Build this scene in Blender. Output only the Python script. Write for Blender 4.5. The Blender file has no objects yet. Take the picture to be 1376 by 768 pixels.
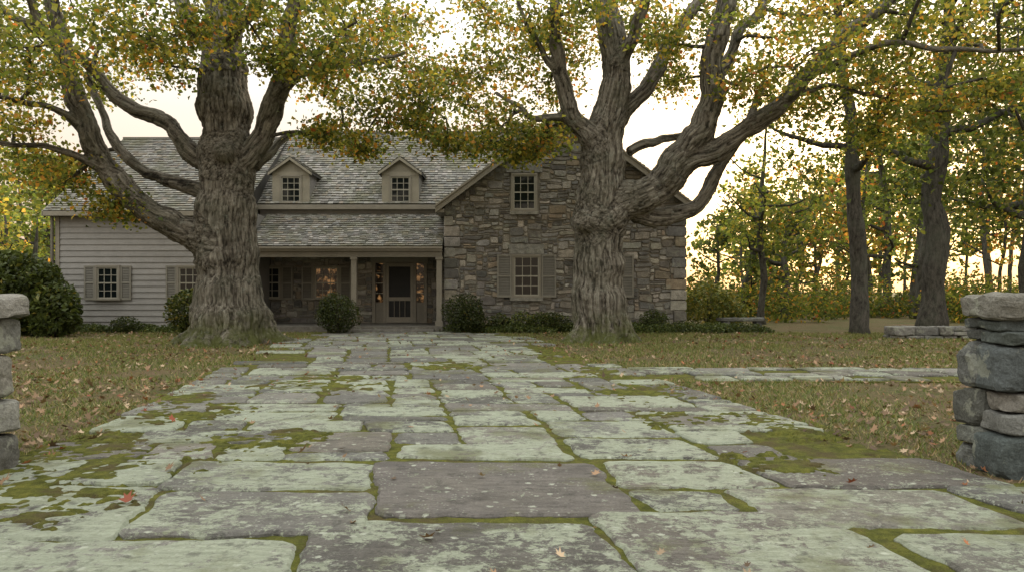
import bpy, bmesh, math, random
import numpy as np
from mathutils import Vector, noise, kdtree
random.seed(11); rng=np.random.default_rng(11)
R=random.uniform
scene=bpy.context.scene
# ------------------------------------------------------------ helpers
CAMZ=1.4
def at(px,py,d):
    return ((px-688)*d/1000.0, d, CAMZ+(390-py)*d/1000.0)
def link(o): scene.collection.objects.link(o); return o
def group(name,loc=(0,0,0)):
    e=bpy.data.objects.new(name,None); e.location=loc; e.empty_display_size=.3
    return link(e)
def parent(o,p):
    if p is not None:
        o.parent=p; o.location=-Vector(p.location)
    return o
class MB:
    def __init__(s): s.v=[]; s.f=[]; s.c=[]
    def add(s,vs,fs,col=(1,1,1,1)):
        b=len(s.v); s.v.extend(vs)
        s.f.extend([tuple(i+b for i in f) for f in fs]); s.c.extend([col]*len(vs))
    def box(s,x0,x1,y0,y1,z0,z1,col=(1,1,1,1)):
        vs=[(x0,y0,z0),(x1,y0,z0),(x1,y1,z0),(x0,y1,z0),(x0,y0,z1),(x1,y0,z1),(x1,y1,z1),(x0,y1,z1)]
        s.add(vs,[(0,3,2,1),(4,5,6,7),(0,1,5,4),(1,2,6,5),(2,3,7,6),(3,0,4,7)],col)
    def prism(s,poly,a,b,axis,col=(1,1,1,1)):
        n=len(poly)
        if axis=='y': vs=[(p[0],a,p[1]) for p in poly]+[(p[0],b,p[1]) for p in poly]
        else: vs=[(a,p[0],p[1]) for p in poly]+[(b,p[0],p[1]) for p in poly]
        fs=[tuple(range(n)),tuple(range(2*n-1,n-1,-1))]
        fs+=[(i,i+n,(i+1)%n+n,(i+1)%n) for i in range(n)]
        s.add(vs,fs,col)
    def build(s,name,mat,par=None,smooth=False,bevel=0):
        me=bpy.data.meshes.new(name); me.from_pydata(s.v,[],s.f)
        a=me.attributes.new('Col','FLOAT_COLOR','POINT')
        a.data.foreach_set('color',np.array(s.c,dtype=np.float32).ravel())
        me.materials.append(mat)
        if smooth: me.polygons.foreach_set('use_smooth',[True]*len(me.polygons))
        bm=bmesh.new(); bm.from_mesh(me); bmesh.ops.recalc_face_normals(bm,faces=bm.faces); bm.to_mesh(me); bm.free()
        o=link(bpy.data.objects.new(name,me))
        if bevel:
            m=o.modifiers.new('bev','BEVEL'); m.width=bevel; m.segments=2; m.limit_method='ANGLE'
        return parent(o,par)
def np_mesh(name,V,k,C,mat,par=None):
    nv=len(V); nf=nv//k
    me=bpy.data.meshes.new(name)
    me.vertices.add(nv); me.vertices.foreach_set('co',np.ascontiguousarray(V,dtype=np.float32).ravel())
    me.loops.add(nv); me.loops.foreach_set('vertex_index',np.arange(nv,dtype=np.int32))
    me.polygons.add(nf); me.polygons.foreach_set('loop_start',np.arange(0,nv,k,dtype=np.int32))
    me.update(calc_edges=True)
    a=me.attributes.new('Col','FLOAT_COLOR','POINT'); a.data.foreach_set('color',np.ascontiguousarray(C,dtype=np.float32).ravel())
    me.materials.append(mat)
    return parent(link(bpy.data.objects.new(name,me)),par)
def jit(c,a=.15,alpha=1):
    k=1+R(-a,a); return (c[0]*k*(1+R(-.04,.04)),c[1]*k,c[2]*k*(1+R(-.04,.04)),alpha)
_T=rng.random((256,256))
def vn(x,y):
    xi=np.floor(x).astype(int); yi=np.floor(y).astype(int); fx=x-xi; fy=y-yi
    fx=fx*fx*(3-2*fx); fy=fy*fy*(3-2*fy)
    a=_T[xi&255,yi&255]; b=_T[(xi+1)&255,yi&255]; c=_T[xi&255,(yi+1)&255]; d=_T[(xi+1)&255,(yi+1)&255]
    return (a*(1-fx)+b*fx)*(1-fy)+(c*(1-fx)+d*fx)*fy
def fbm(x,y,o=4):
    s=0;a=.5;t=0
    for i in range(o): s=s+a*vn(x*2**i+i*17.3,y*2**i+i*5.1); t+=a; a*=.5
    return s/t
# ------------------------------------------------------------ materials
class Mt:
    def __init__(s,name,rough=.85,spec=.3):
        s.m=bpy.data.materials.new(name); s.m.use_nodes=True; s.nt=s.m.node_tree
        s.b=s.nt.nodes['Principled BSDF']; s.out=s.nt.nodes['Material Output']
        s.b.inputs['Roughness'].default_value=rough; s.b.inputs['Specular IOR Level'].default_value=spec
    def n(s,t,props={},ins={}):
        x=s.nt.nodes.new(t)
        for k,v in props.items(): setattr(x,k,v)
        for k,v in ins.items(): s.set(x.inputs[k],v)
        return x
    def set(s,sock,v):
        if isinstance(v,bpy.types.NodeSocket): s.nt.links.new(v,sock)
        else:
            if sock.type=='RGBA' and len(v)==3: v=(*v,1)
            sock.default_value=v
    def co(s,scale=(1,1,1),which='Object'):
        tc=s.n('ShaderNodeTexCoord'); mp=s.n('ShaderNodeMapping',{}, {'Vector':tc.outputs[which],'Scale':scale}); return mp.outputs[0]
    def noise(s,co,scale,detail=5,rough=.6,dist=0): return s.n('ShaderNodeTexNoise',{}, {'Vector':co,'Scale':scale,'Detail':detail,'Roughness':rough,'Distortion':dist}).outputs['Fac']
    def ramp(s,f,stops):
        r=s.n('ShaderNodeValToRGB',{}, {'Fac':f}); e=r.color_ramp.elements
        while len(e)<len(stops): e.new(.5)
        for i,(p,c) in enumerate(stops):
            e[i].position=p; c=(c,c,c) if isinstance(c,(int,float)) else c; e[i].color=(*c[:3],1)
        return r.outputs['Color']
    def mix(s,f,a,b,t='MIX'):
        x=s.n('ShaderNodeMix',{'data_type':'RGBA','blend_type':t}); s.set(x.inputs[0],f); s.set(x.inputs[6],a); s.set(x.inputs[7],b); return x.outputs[2]
    def math(s,op,a,b=0.): 
        x=s.n('ShaderNodeMath',{'operation':op}); s.set(x.inputs[0],a); s.set(x.inputs[1],b); return x.outputs[0]
    def attr(s,name='Col'): return s.n('ShaderNodeAttribute',{'attribute_name':name})
    def bump(s,h,st=.5,d=.02,nrm=None):
        x=s.n('ShaderNodeBump',{}, {'Height':h,'Strength':st,'Distance':d})
        if nrm is not None: s.set(x.inputs['Normal'],nrm)
        return x.outputs[0]
    def col(s,v): s.set(s.b.inputs['Base Color'],v)
    def nrm(s,v): s.set(s.b.inputs['Normal'],v)
def mat_stone(name,lichen=.0,scale=1.0):
    m=Mt(name,.9,.2); a=m.attr(); co=m.co()
    n1=m.noise(co,5*scale,8,.65); n2=m.noise(co,34*scale,6,.7)
    c=m.mix(1,a.outputs['Color'],m.ramp(n1,[(.25,.6),(.75,1.4)]),'MULTIPLY')
    c=m.mix(1,c,m.ramp(n2,[(.3,.6),(.7,1.35)]),'MULTIPLY')
    if lichen:
        l=m.ramp(m.noise(co,2.3*scale,8,.7),[(.60-lichen*.1,0),(.64-lichen*.1,1)])
        c=m.mix(m.math('MULTIPLY',l,.5),c,(.29,.30,.24))
    m.col(c); m.nrm(m.bump(n2,.5,.02,m.bump(n1,.6,.05))); return m.m
def mat_flag():
    m=Mt('flagstone_mat',.72,.35); a=m.attr(); co=m.co()
    big=m.noise(co,1.3,4,.6); n1=m.noise(co,4,9,.68,.6); n2=m.noise(co,60,6,.75)
    st=m.noise(m.co((1,3.5,1)),5,8,.7,1.2)
    c=m.mix(1,a.outputs['Color'],m.ramp(n1,[(.28,.5),(.72,1.45)]),'MULTIPLY')
    c=m.mix(1,c,m.ramp(n2,[(.3,.6),(.7,1.35)]),'MULTIPLY')
    c=m.mix(m.ramp(big,[(.45,0),(.7,.35)]),c,(.17,.155,.12))
    ln=m.noise(co,1.9,3,.5); lf=m.noise(co,9,11,.82,.4); lx=m.noise(co,75,4,.7)
    s=m.math('ADD',m.math('MULTIPLY',ln,.8),m.math('MULTIPLY',lf,1.7))
    s=m.math('ADD',s,m.math('MULTIPLY',a.outputs['Alpha'],.38))
    s=m.math('ADD',s,m.math('MULTIPLY',lx,.25))
    lm=m.ramp(m.math('SUBTRACT',s,1.12),[(.49,0),(.555,.9)])
    lcol=m.mix(m.noise(co,24,6,.8),(.15,.185,.11),(.53,.565,.45))
    c=m.mix(lm,c,lcol)
    vo=m.n('ShaderNodeTexVoronoi',{}, {'Vector':co,'Scale':9.0,'Randomness':1.0}); 
    rr=m.math('ADD',vo.outputs['Distance'],m.math('MULTIPLY',m.noise(co,45,4,.7),.5))
    ros=m.math('MULTIPLY',m.ramp(rr,[(.40,1),(.46,0)]),m.ramp(m.noise(co,2.7,3,.5),[(.45,0),(.54,1)]))
    c=m.mix(m.math('MULTIPLY',ros,.85),c,(.46,.49,.40))
    vo2=m.n('ShaderNodeTexVoronoi',{}, {'Vector':co,'Scale':26.0,'Randomness':1.0})
    sp=m.math('MULTIPLY',m.ramp(m.math('ADD',vo2.outputs['Distance'],m.math('MULTIPLY',lx,.4)),[(.36,1),(.42,0)]),m.ramp(m.noise(co,3.7,3,.5),[(.46,0),(.56,.75)]))
    c=m.mix(sp,c,(.43,.46,.38))
    mf=m.ramp(m.math('ADD',m.noise(co,1.1,4,.6),m.math('MULTIPLY',lf,.45)),[(.77,0),(.88,1)])
    c=m.mix(m.math('MULTIPLY',mf,.65),c,(.12,.125,.045))
    dk=m.ramp(m.noise(co,7,8,.75),[(.37,.6),(.46,0)])
    c=m.mix(dk,c,(.045,.043,.036))
    m.col(c); m.set(m.b.inputs['Roughness'],m.ramp(n1,[(.3,.5),(.7,.85)]))
    m.nrm(m.bump(lm,.35,.008,m.bump(n2,.6,.01,m.bump(st,.9,.06,m.bump(n1,.8,.05))))); return m.m
def mat_moss():
    m=Mt('moss_mat',.95,.1); co=m.co(); n=m.noise(co,9,6,.7); f=m.noise(co,120,4,.8)
    c=m.ramp(n,[(.25,(.035,.04,.013)),(.5,(.098,.104,.023)),(.75,(.19,.18,.04))])
    c=m.mix(m.ramp(m.noise(co,2.2,5,.7),[(.5,0),(.63,.8)]),c,(.085,.065,.036))
    c=m.mix(1,c,m.ramp(f,[(.3,.5),(.7,1.5)]),'MULTIPLY')
    m.col(c); m.nrm(m.bump(f,.9,.02)); return m.m
def mat_lawn():
    m=Mt('lawn_mat',.95,.1); co=m.co(); n=m.noise(co,.6,7,.65); f=m.noise(co,45,5,.8); k=m.noise(co,6,6,.7)
    c=m.ramp(n,[(.35,(.16,.118,.066)),(.5,(.135,.118,.054)),(.65,(.088,.108,.037))])
    c=m.mix(m.ramp(k,[(.45,0),(.65,.7)]),c,(.20,.145,.09))
    c=m.mix(1,c,m.ramp(f,[(.3,.4),(.7,1.6)]),'MULTIPLY')
    m.col(c); m.nrm(m.bump(f,1,.04,m.bump(k,.8,.06))); return m.m
def mat_leaf(name,tr=.45,rough=.6):
    m=Mt(name,rough,.25); a=m.attr(); m.col(a.outputs['Color'])
    t=m.n('ShaderNodeBsdfTranslucent',{}, {'Color':m.mix(1,a.outputs['Color'],(1.95,1.85,1.0),'MULTIPLY')})
    x=m.n('ShaderNodeMixShader',{}, {0:tr,1:m.b.outputs[0],2:t.outputs[0]}); m.nt.links.new(x.outputs[0],m.out.inputs[0]); return m.m
def mat_bark():
    m=Mt('bark_mat',.9,.2); a=m.attr('barkco').outputs['Vector']; cav=m.attr('cav').outputs['Fac']; o=m.co()
    mp=m.n('ShaderNodeMapping',{}, {'Vector':a,'Scale':(1,1,1)}).outputs[0]
    r1=m.noise(mp,12,8,.72,.8); r2=m.noise(mp,44,6,.78,.3); big=m.noise(o,1.3,5,.6)
    k=m.math('ADD',m.math('MULTIPLY',r1,.9),m.math('MULTIPLY',cav,.30))  # cavity value darkens bark crevices, shade put into the colour
    c=m.ramp(k,[(.44,(.014,.012,.009)),(.54,(.058,.050,.039)),(.66,(.142,.125,.10)),(.82,(.27,.25,.205))])
    c=m.mix(m.ramp(big,[(.46,0),(.68,.45)]),c,(.085,.088,.058))
    c=m.mix(1,c,m.ramp(r2,[(.3,.45),(.7,1.55)]),'MULTIPLY')
    sz=m.n('ShaderNodeSeparateXYZ',{}, {0:m.n('ShaderNodeNewGeometry').outputs['Position']}).outputs['Z']
    mm=m.math('MULTIPLY',m.ramp(sz,[(0.0,1),(.95,0)]),m.ramp(m.noise(o,2.5,6,.7),[(.38,0),(.52,.95)]))
    c=m.mix(mm,c,(.095,.11,.025))
    li=m.ramp(m.noise(o,6,8,.75),[(.56,0),(.64,.45)])
    c=m.mix(li,c,(.25,.27,.22))
    m.col(c); m.nrm(m.bump(r2,.8,.025,m.bump(r1,1,.10))); return m.m
def mat_bark2(name,base=(.09,.075,.058)):
    m=Mt(name,.9,.2); co=m.co((1,1,.3)); n=m.noise(co,11,7,.75); b=m.noise(m.co(),1.5,5,.7)
    c=m.ramp(n,[(.35,tuple(x*.3 for x in base)),(.65,tuple(x*2 for x in base))]); c=m.mix(m.ramp(b,[(.45,0),(.65,.6)]),c,(.10,.105,.08))
    m.col(c); m.nrm(m.bump(n,1,.08)); return m.m
def mat_paint(name,c,var=.25,rough=.6):
    m=Mt(name,rough,.3); co=m.co((1,1,1)); n=m.noise(co,2.2,7,.7); g=m.noise(m.co((4,4,30)),3,4,.7); a=m.attr()
    cc=m.mix(1,tuple(c),m.ramp(n,[(.3,1-var),(.7,1+var*.6)]),'MULTIPLY')
    cc=m.mix(1,cc,m.ramp(g,[(.3,.85),(.7,1.1)]),'MULTIPLY')
    cc=m.mix(1,cc,a.outputs['Color'],'MULTIPLY')
    m.col(cc); m.nrm(m.bump(g,.15,.01)); return m.m
def mat_shingle():
    m=Mt('shingle_mat',.75,.35); a=m.attr(); co=m.co(); n=m.noise(co,1.1,7,.7); f=m.noise(co,25,5,.75)
    c=m.mix(1,a.outputs['Color'],m.ramp(f,[(.3,.55),(.7,1.45)]),'MULTIPLY')
    c=m.mix(m.ramp(n,[(.46,0),(.62,.6)]),c,(.12,.122,.07))
    m.col(c); m.nrm(m.bump(f,.6,.02)); return m.m
def mat_glass():
    m=Mt('window_glass_mat',.05,.35); co=m.co(); m.b.inputs['Base Color'].default_value=(.008,.011,.011,1)
    m.nrm(m.bump(m.noise(co,3,2,.5),.05,.03)); return m.m
def mat_glow():  # pane emission stands in for low sunlight passing through from behind
    m=Mt('sun_glow_pane_mat',.12,.4); co=m.co(); n=m.noise(co,4,4,.6)
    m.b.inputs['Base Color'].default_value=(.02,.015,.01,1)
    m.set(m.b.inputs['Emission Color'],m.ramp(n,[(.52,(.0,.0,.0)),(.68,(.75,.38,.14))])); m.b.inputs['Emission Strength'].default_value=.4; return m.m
M_stone=mat_stone('fieldstone_mat',.25); M_dark=mat_stone('drystone_mat',.55,1.6); M_flag=mat_flag(); M_moss=mat_moss(); M_lawn=mat_lawn()
M_leaf=mat_leaf('leaf_mat',.52); M_shrub=mat_leaf('shrub_leaf_mat',.2,.45); M_fallen=mat_leaf('fallen_leaf_mat',.1,.8); M_grass=mat_leaf('grass_mat',.2,.7)
M_bark=mat_bark(); M_twig=mat_bark2('twig_bark_mat',(.065,.056,.046)); M_bark2=mat_bark2('wood_bark_mat',(.06,.055,.046))
M_mortar=mat_paint('mortar_mat',(.25,.23,.19),.35,.95); M_clap=mat_paint('clapboard_mat',(.27,.26,.245),.14)
M_trim=mat_paint('trim_mat',(.23,.21,.17),.18); M_shut=mat_paint('shutter_mat',(.21,.198,.165),.15); M_sash=mat_paint('sash_mat',(.31,.295,.24),.1)
M_shin=mat_shingle(); M_glass=mat_glass(); M_glow=mat_glow(); M_darkp=mat_paint('dark_interior_mat',(.02,.02,.019),.3); M_under=mat_paint('roof_underlay_mat',(.05,.047,.042),.3)
M_granite=mat_stone('granite_mat',.1,1.5)
# ------------------------------------------------------------ ground
me=bpy.data.meshes.new('ground'); S=400
me.from_pydata([(-S,-40,0),(S,-40,0),(S,700,0),(-S,700,0)],[],[(0,1,2,3)]); me.materials.append(M_lawn)
link(bpy.data.objects.new('ground',me))
# ------------------------------------------------------------ stone slabs
def slab(mb,poly,base,top,fmap,col,inset=.015,soft=.5,tilt=(0,0)):
    n=len(poly); cx=sum(p[0] for p in poly)/n; cy=sum(p[1] for p in poly)/n
    def w(p,z): return fmap(p[0],p[1],z+(p[0]-cx)*tilt[0]+(p[1]-cy)*tilt[1])
    r0=[w(p,base) for p in poly]; r1=[w(p,top-inset*soft) for p in poly]; r2=[]
    for p in poly:
        dx,dy=cx-p[0],cy-p[1]; d=math.hypot(dx,dy)+1e-6; k=min(inset/d,.4); q=(p[0]+dx*k,p[1]+dy*k); r2.append(w(q,top))
    fs=[(i,(i+1)%n,(i+1)%n+n,i+n) for i in range(n)]+[(i+n,(i+1)%n+n,(i+1)%n+2*n,i+2*n) for i in range(n)]+[tuple(range(2*n,3*n))]
    mb.add(r0+r1+r2,fs,col)
def rough_quad(c,step=.09,amp=.012,cut=.03):
    out=[]
    for i in range(4):
        a=c[i]; b=c[(i+1)%4]; L=math.hypot(b[0]-a[0],b[1]-a[1]); n=max(2,int(L/step)); ux,uy=(b[0]-a[0])/L,(b[1]-a[1])/L
        for j in range(n):
            t=(j+(0 if j else cut/L*n*.5))/n
            k=amp*(noise.noise(Vector((a[0]*3+t*L*3.1,a[1]*3+i*7,0)))*2.4+R(-.5,.5))
            x=a[0]+ux*L*t - uy*k; y=a[1]+uy*L*t+ux*k
            out.append((x,y))
    return out
def pack(W,H,wr,hr,blocked=lambda i,j:False,wts=None):
    g=np.zeros((W,H),bool); out=[]
    for i in range(W):
        for j in range(H):
            if blocked(i,j): g[i,j]=True
    for j in range(H):
        for i in range(W):
            if g[i,j]: continue
            w=random.randint(*wr); h=random.choice(hr)
            k=0
            while k<w and i+k<W and not g[i+k,j]: k+=1
            w=k
            if i+w<W and not g[i+w,j] and (i+w+1>=W or g[i+w+1,j]): w+=1
            hh=1
            while hh<h and j+hh<H and not g[i:i+w,j+hh].any(): hh+=1
            g[i:i+w,j:j+hh]=True; out.append((i,j,w,hh))
    return out
# ------------------------------------------------------------ path
def cx(y): return -0.17*(y-4)
def hw(y): return 3.45-0.022*(y-5)
flagcols=[(.155,.151,.135),(.12,.119,.108),(.17,.16,.138),(.14,.132,.115),(.19,.182,.163),(.105,.106,.098)]
mb=MB()
def flag(x0,x1,y0,y1,li=None,col=None,j=.05,gap=.029,shear=True):
    c=[]
    for (x,y,sx,sy) in ((x0,y0,1,1),(x1,y0,-1,1),(x1,y1,-1,-1),(x0,y1,1,-1)):
        X=x+sx*gap+R(-j,j); Y=y+sy*gap+R(-j,j)*.8
        c.append((X+(cx(Y) if shear else 0),Y))
    poly=rough_quad(c,.06 if y0<9 else .16,.019,.10)
    if li is None: li=R(0,1)
    slab(mb,poly,-.02,.044+R(-.006,.014),lambda a,b,z:(a,b,z),jit(random.choice(flagcols) if col is None else col,.22,li),.018,.9,(R(-.010,.010),R(-.010,.010)))
front=[(-3.9,-2.5,2.2,3.3),(-2.5,-.9,2.3,3.3),(-.9,.7,2.2,3.3),(.7,2.2,2.3,3.3),(2.2,3.8,2.2,3.3),
 (-3.9,-1.1,3.3,4.05,1),(-1.1,.52,3.3,4.42,.6),(.52,2.05,3.3,4.6,.8),(2.05,3.7,3.3,4.2,.85),(3.7,4.6,3.3,4.6,.5),
 (-2.2,-.75,4.12,5.05,.65),(-3.9,-2.2,4.05,5.2,1),(-2.25,-.75,5.05,5.95,.9),(-3.8,-2.25,5.2,6.0,1),
 (-.75,.95,4.45,5.95,.05),(.95,2.1,5.12,5.95,.9),(.95,1.6,4.6,5.12,.75),(1.6,3.15,4.25,5.12,.7),(3.15,4.6,4.6,5.12,.5),(2.1,3.7,5.12,6.05,.35)]
for f in front: flag(f[0],f[1],f[2],f[3],f[4] if len(f)>4 else .7,(.135,.126,.11) if len(f)>4 and f[4]<.3 else None)
y0=6.0; U=.3; W=24; H=62
rects=pack(W,H,(2,5),[1,2,2,2,3])
for (i,j,w,h) in rects:
    xa=-3.6+i*U; xb=xa+w*U; ya=y0+j*U; yb=ya+h*U; ym=(ya+yb)/2
    if xb>hw(ym)+.35 or xa<-hw(ym)-.35: 
        if R(0,1)<.6: continue
    if abs((xa+xb)/2)>hw(ym)-.6 and R(0,1)<.16: continue
    li=min(1,max(0,R(-.1,1.15)+(.3 if ya<9 and abs(xa)>1 else 0)))
    flag(xa,xb,ya,yb,li,gap=.026 if ya<10 else .032)
for (i,j,w,h) in pack(30,6,(2,4),[1,2,2]):
    xa=2.0+i*U; ya=11.35+j*U; flag(xa,xa+w*U,ya,ya+h*U,R(.2,1),shear=False) if xa>hw(ya)+cx(ya)+.05 and R(0,1)<.85 else None
path=group('flagstone_path',(0,8,0)); mb.build('flagstones',M_flag,path)
def in_path(x,y,m=0.0):
    return ((np.abs(x-cx(y))<hw(y)+m)&(y<24.8))|((x>1.5)&(x<11)&(y>11.35-m)&(y<13.15+m))
blobs=[(-3.05,5.2,.6),(-2.75,4.55,.30),(-2.5,6.6,.5),(-3.6,8.2,.6),(-2.8,10.9,.9),(1.8,10,.8),(2.05,5.83,.36),(1.7,7.9,.4),(2.75,7.5,.6),(-3.85,6.2,.8),(-3.2,6.1,.45),(-2.0,6.9,.35),(3.3,8.8,.6),(-4.2,9.5,.6),(-1,13.5,.7),(.8,16,.7),(1.5,12.3,.6),(-3.5,4.0,.4)]
def moss(name,ya,yb,dy,dx):
    ys=np.arange(ya,yb,dy); us=np.arange(-4.6,4.61,dx); Uu,Y=np.meshgrid(us,ys); X=Uu+cx(Y)
    f=fbm(X*5,Y*5,5); fh=fbm(X*31+9,Y*31,2); fl=fbm(X*14+3,Y*14,4)
    z=.013+.024*f+.008*fh
    b=np.full_like(X,-3.0)
    for (bx,by,r) in blobs: b=np.maximum(b,.75-((X-bx)**2+((Y-by)*.8)**2)/r**2)
    b=b+(f-.5)*2.6+(fl-.5)*3.4
    z+=np.clip(b,0,.6)*.05
    z-=np.clip(np.abs(Uu)-hw(Y)-.15+ (f-.5)*1.2,0,1)*.25
    V=np.stack([X,Y,z],-1).reshape(-1,3); ny,nx=X.shape
    idx=np.arange(ny*nx).reshape(ny,nx); F=np.stack([idx[:-1,:-1],idx[:-1,1:],idx[1:,1:],idx[1:,:-1]],-1).reshape(-1,4)
    me=bpy.data.meshes.new(name); me.from_pydata(V.tolist(),[],F.tolist()); me.materials.append(M_moss)
    parent(link(bpy.data.objects.new(name,me)),path)
moss('moss_joints_near',2.2,9,.022,.022); moss('moss_joints_far',9,24.9,.08,.06)
mb=MB(); mb.box(1.6,11.1,11.3,13.2,-.02,.016); mb.build('side_path_bed',M_moss,path)
# ------------------------------------------------------------ leaf clouds
def leaf_quads(P,size,up=.5,C=None,fold=.25,asp=.75):
    n=len(P); nr=rng.normal(size=(n,3)); nr[:,2]+=up*2*np.sign(rng.random(n)+.2); nr/=np.linalg.norm(nr,axis=1)[:,None]
    a=rng.normal(size=(n,3)); t=np.cross(nr,a); t/=np.linalg.norm(t,axis=1)[:,None]; b=np.cross(nr,t)
    s=(size*(.6+.8*rng.random(n)))[:,None]
    v0=P-t*s*.5; v1=P+b*s*.5*asp+nr*s*fold*.5; v2=P+t*s*.5-nr*s*.12; v3=P-b*s*.5*asp+nr*s*fold*.5
    V=np.stack([v0,v1,v2,v3],1).reshape(-1,3)
    return V,np.repeat(C,4,axis=0)
def palette(n,cols,w,var=.3):
    w=np.array(w,float); w/=w.sum(); i=rng.choice(len(cols),n,p=w); c=np.array(cols)[i]*(1+var*(rng.random((n,1))*2-1))
    return np.concatenate([c,np.ones((n,1))],1)
GREENS=[(.070,.094,.027),(.115,.145,.038),(.195,.195,.05),(.33,.26,.055),(.42,.21,.05),(.38,.12,.04)]
# ------------------------------------------------------------ trees
def catmull(P,step=.15):
    P=[np.array(p,float) for p in P]; P=[2*P[0]-P[1]]+P+[2*P[-1]-P[-2]]; out=[]
    for i in range(1,len(P)-2):
        a,b,c,d=P[i-1:i+3]; n=max(2,int(np.linalg.norm((c-b)[:3])/step))
        for k in range(n):
            t=k/n; out.append(.5*((2*b)+(c-a)*t+(2*a-5*b+4*c-d)*t*t+(3*b-a-3*c+d)*t**3))
    out.append(P[-2]); return np.array(out)
def tube(mb,D,sides=10,flare=None,col=(1,1,1,1)):
    n=len(D); pts=D[:,:3]; T=np.gradient(pts,axis=0); T/=np.linalg.norm(T,axis=1)[:,None]+1e-9
    u=np.cross(T[0],(0.3,1,.1)); u/=np.linalg.norm(u); vs=[]
    for i in range(n):
        u=u-T[i]*u.dot(T[i]); u/=np.linalg.norm(u); v=np.cross(T[i],u)
        for k in range(sides):
            a=2*math.pi*k/sides; r=D[i,3]
            if flare: r*=flare(pts[i,2],a)
            vs.append(tuple(pts[i]+r*(math.cos(a)*u+math.sin(a)*v)))
    fs=[(i*sides+k,i*sides+(k+1)%sides,(i+1)*sides+(k+1)%sides,(i+1)*sides+k) for i in range(n-1) for k in range(sides)]
    fs+=[tuple(range(sides-1,-1,-1)),tuple(range((n-1)*sides,n*sides))]
    mb.add(vs,fs,col)
def big_tree(name,D0,base,limbs,blobs,seed,pal,nsub=21,nleaf=40,lsize=.118,voxel=.036,rs=.88):
    random.seed(seed)
    g=group(name,base); mb=MB(); dense=[]
    for li,L in enumerate(limbs):
        pts=[]
        for (px,py,r,dd) in L:
            x,y,z=at(px,py,D0+dd); pts.append((x,y,z,rs*r*(D0+dd)/1000))
        D=catmull(pts,.12)
        for i in range(len(D)):
            w=noise.noise_vector(Vector(D[i,:3])*.9+Vector((li*3,0,0))); w2=noise.noise_vector(Vector(D[i,:3])*2.3); k=min(1,i/6)
            D[i,:3]+=np.array(w)*k*(.16 if li else .03)+np.array(w2)*k*(.06 if li else .01); D[i,3]*=1+.16*noise.noise(Vector(D[i,:3])*1.9)
        dense.append(D)
        fl=None
        if li==0:
            ph=R(0,6)
            def fl(z,a,ph=ph): 
                k=max(0,1-z/1.1)**2.1
                return 1+k*(.30+.30*math.sin(a*5+ph)+.16*math.sin(a*3+1+ph)+.1*math.sin(a*9))+.06*math.sin(a*4+z*.5)+.03*math.sin(a*7-z*.6)
        tube(mb,D,40 if li==0 else 16,fl)
    o=mb.build('tmp',M_bark); 
    m=o.modifiers.new('r','REMESH'); m.mode='VOXEL'; m.voxel_size=voxel
    m=o.modifiers.new('s','SMOOTH'); m.factor=.5; m.iterations=7
    dg=bpy.context.evaluated_depsgraph_get(); me=bpy.data.meshes.new_from_object(o.evaluated_get(dg)); bpy.data.objects.remove(o)
    n=len(me.vertices); V=np.empty(n*3,np.float32); me.vertices.foreach_get('co',V); V=V.reshape(-1,3).astype(float)
    NN=np.empty(n*3,np.float32); me.vertex_normals.foreach_get('vector',NN); NN=NN.reshape(-1,3)
    SK=[];TT=[];SS=[]
    for D in dense:
        T=np.gradient(D[:,:3],axis=0); T/=np.linalg.norm(T,axis=1)[:,None]; s=np.concatenate([[0],np.cumsum(np.linalg.norm(np.diff(D[:,:3],axis=0),axis=1))])
        SK.append(D);TT.append(T);SS.append(s)
    SKa=np.concatenate(SK);TTa=np.concatenate(TT);SSa=np.concatenate(SS)
    kd=kdtree.KDTree(len(SKa))
    for i,p in enumerate(SKa): kd.insert(p[:3],i)
    kd.balance(); BC=np.empty((n,3),np.float32); CAV=np.empty(n,np.float32)
    for i in range(n):
        _,k,_=kd.find(V[i]); d=V[i]-SKa[k,:3]; t=TTa[k]; al=d.dot(t); perp=d-t*al; s=SSa[k]+al
        q=np.array((perp[0],perp[1],perp[2]+s*.10)); BC[i]=q; r=SKa[k,3]
        wq=Vector(q)+noise.noise_vector(Vector(V[i])*1.3)*.04
        n1=noise.noise(wq*9); n2=noise.noise(wq*20+Vector((5,5,5))); n3=noise.noise(Vector(V[i])*1.7); n4=noise.noise(Vector(V[i])*9)
        pl=min(1,abs(n1)*4.5)*.6+min(1,abs(n2)*4.0)*.4
        amp=min(.05,.12*r)
        CAV[i]=min(1,max(0,pl))
        V[i]+=NN[i]*((pl-.6)*amp+n4*amp*.5+n3*min(.09,.16*r))
    me.vertices.foreach_set('co',V.astype(np.float32).ravel())
    a=me.attributes.new('barkco','FLOAT_VECTOR','POINT'); a.data.foreach_set('vector',BC.ravel())
    a=me.attributes.new('cav','FLOAT','POINT'); a.data.foreach_set('value',CAV)
    me.materials.clear(); me.materials.append(M_bark); me.polygons.foreach_set('use_smooth',[True]*len(me.polygons)); me.update()
    parent(link(bpy.data.objects.new('trunk_and_limbs',me)),g)
    twigs=MB(); nodes=[np.array([p[0],p[1],p[2],p[3]]) for D in dense for p in D[::3] if p[2]>3.6]
    arr=np.array(nodes); centres=[]
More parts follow.
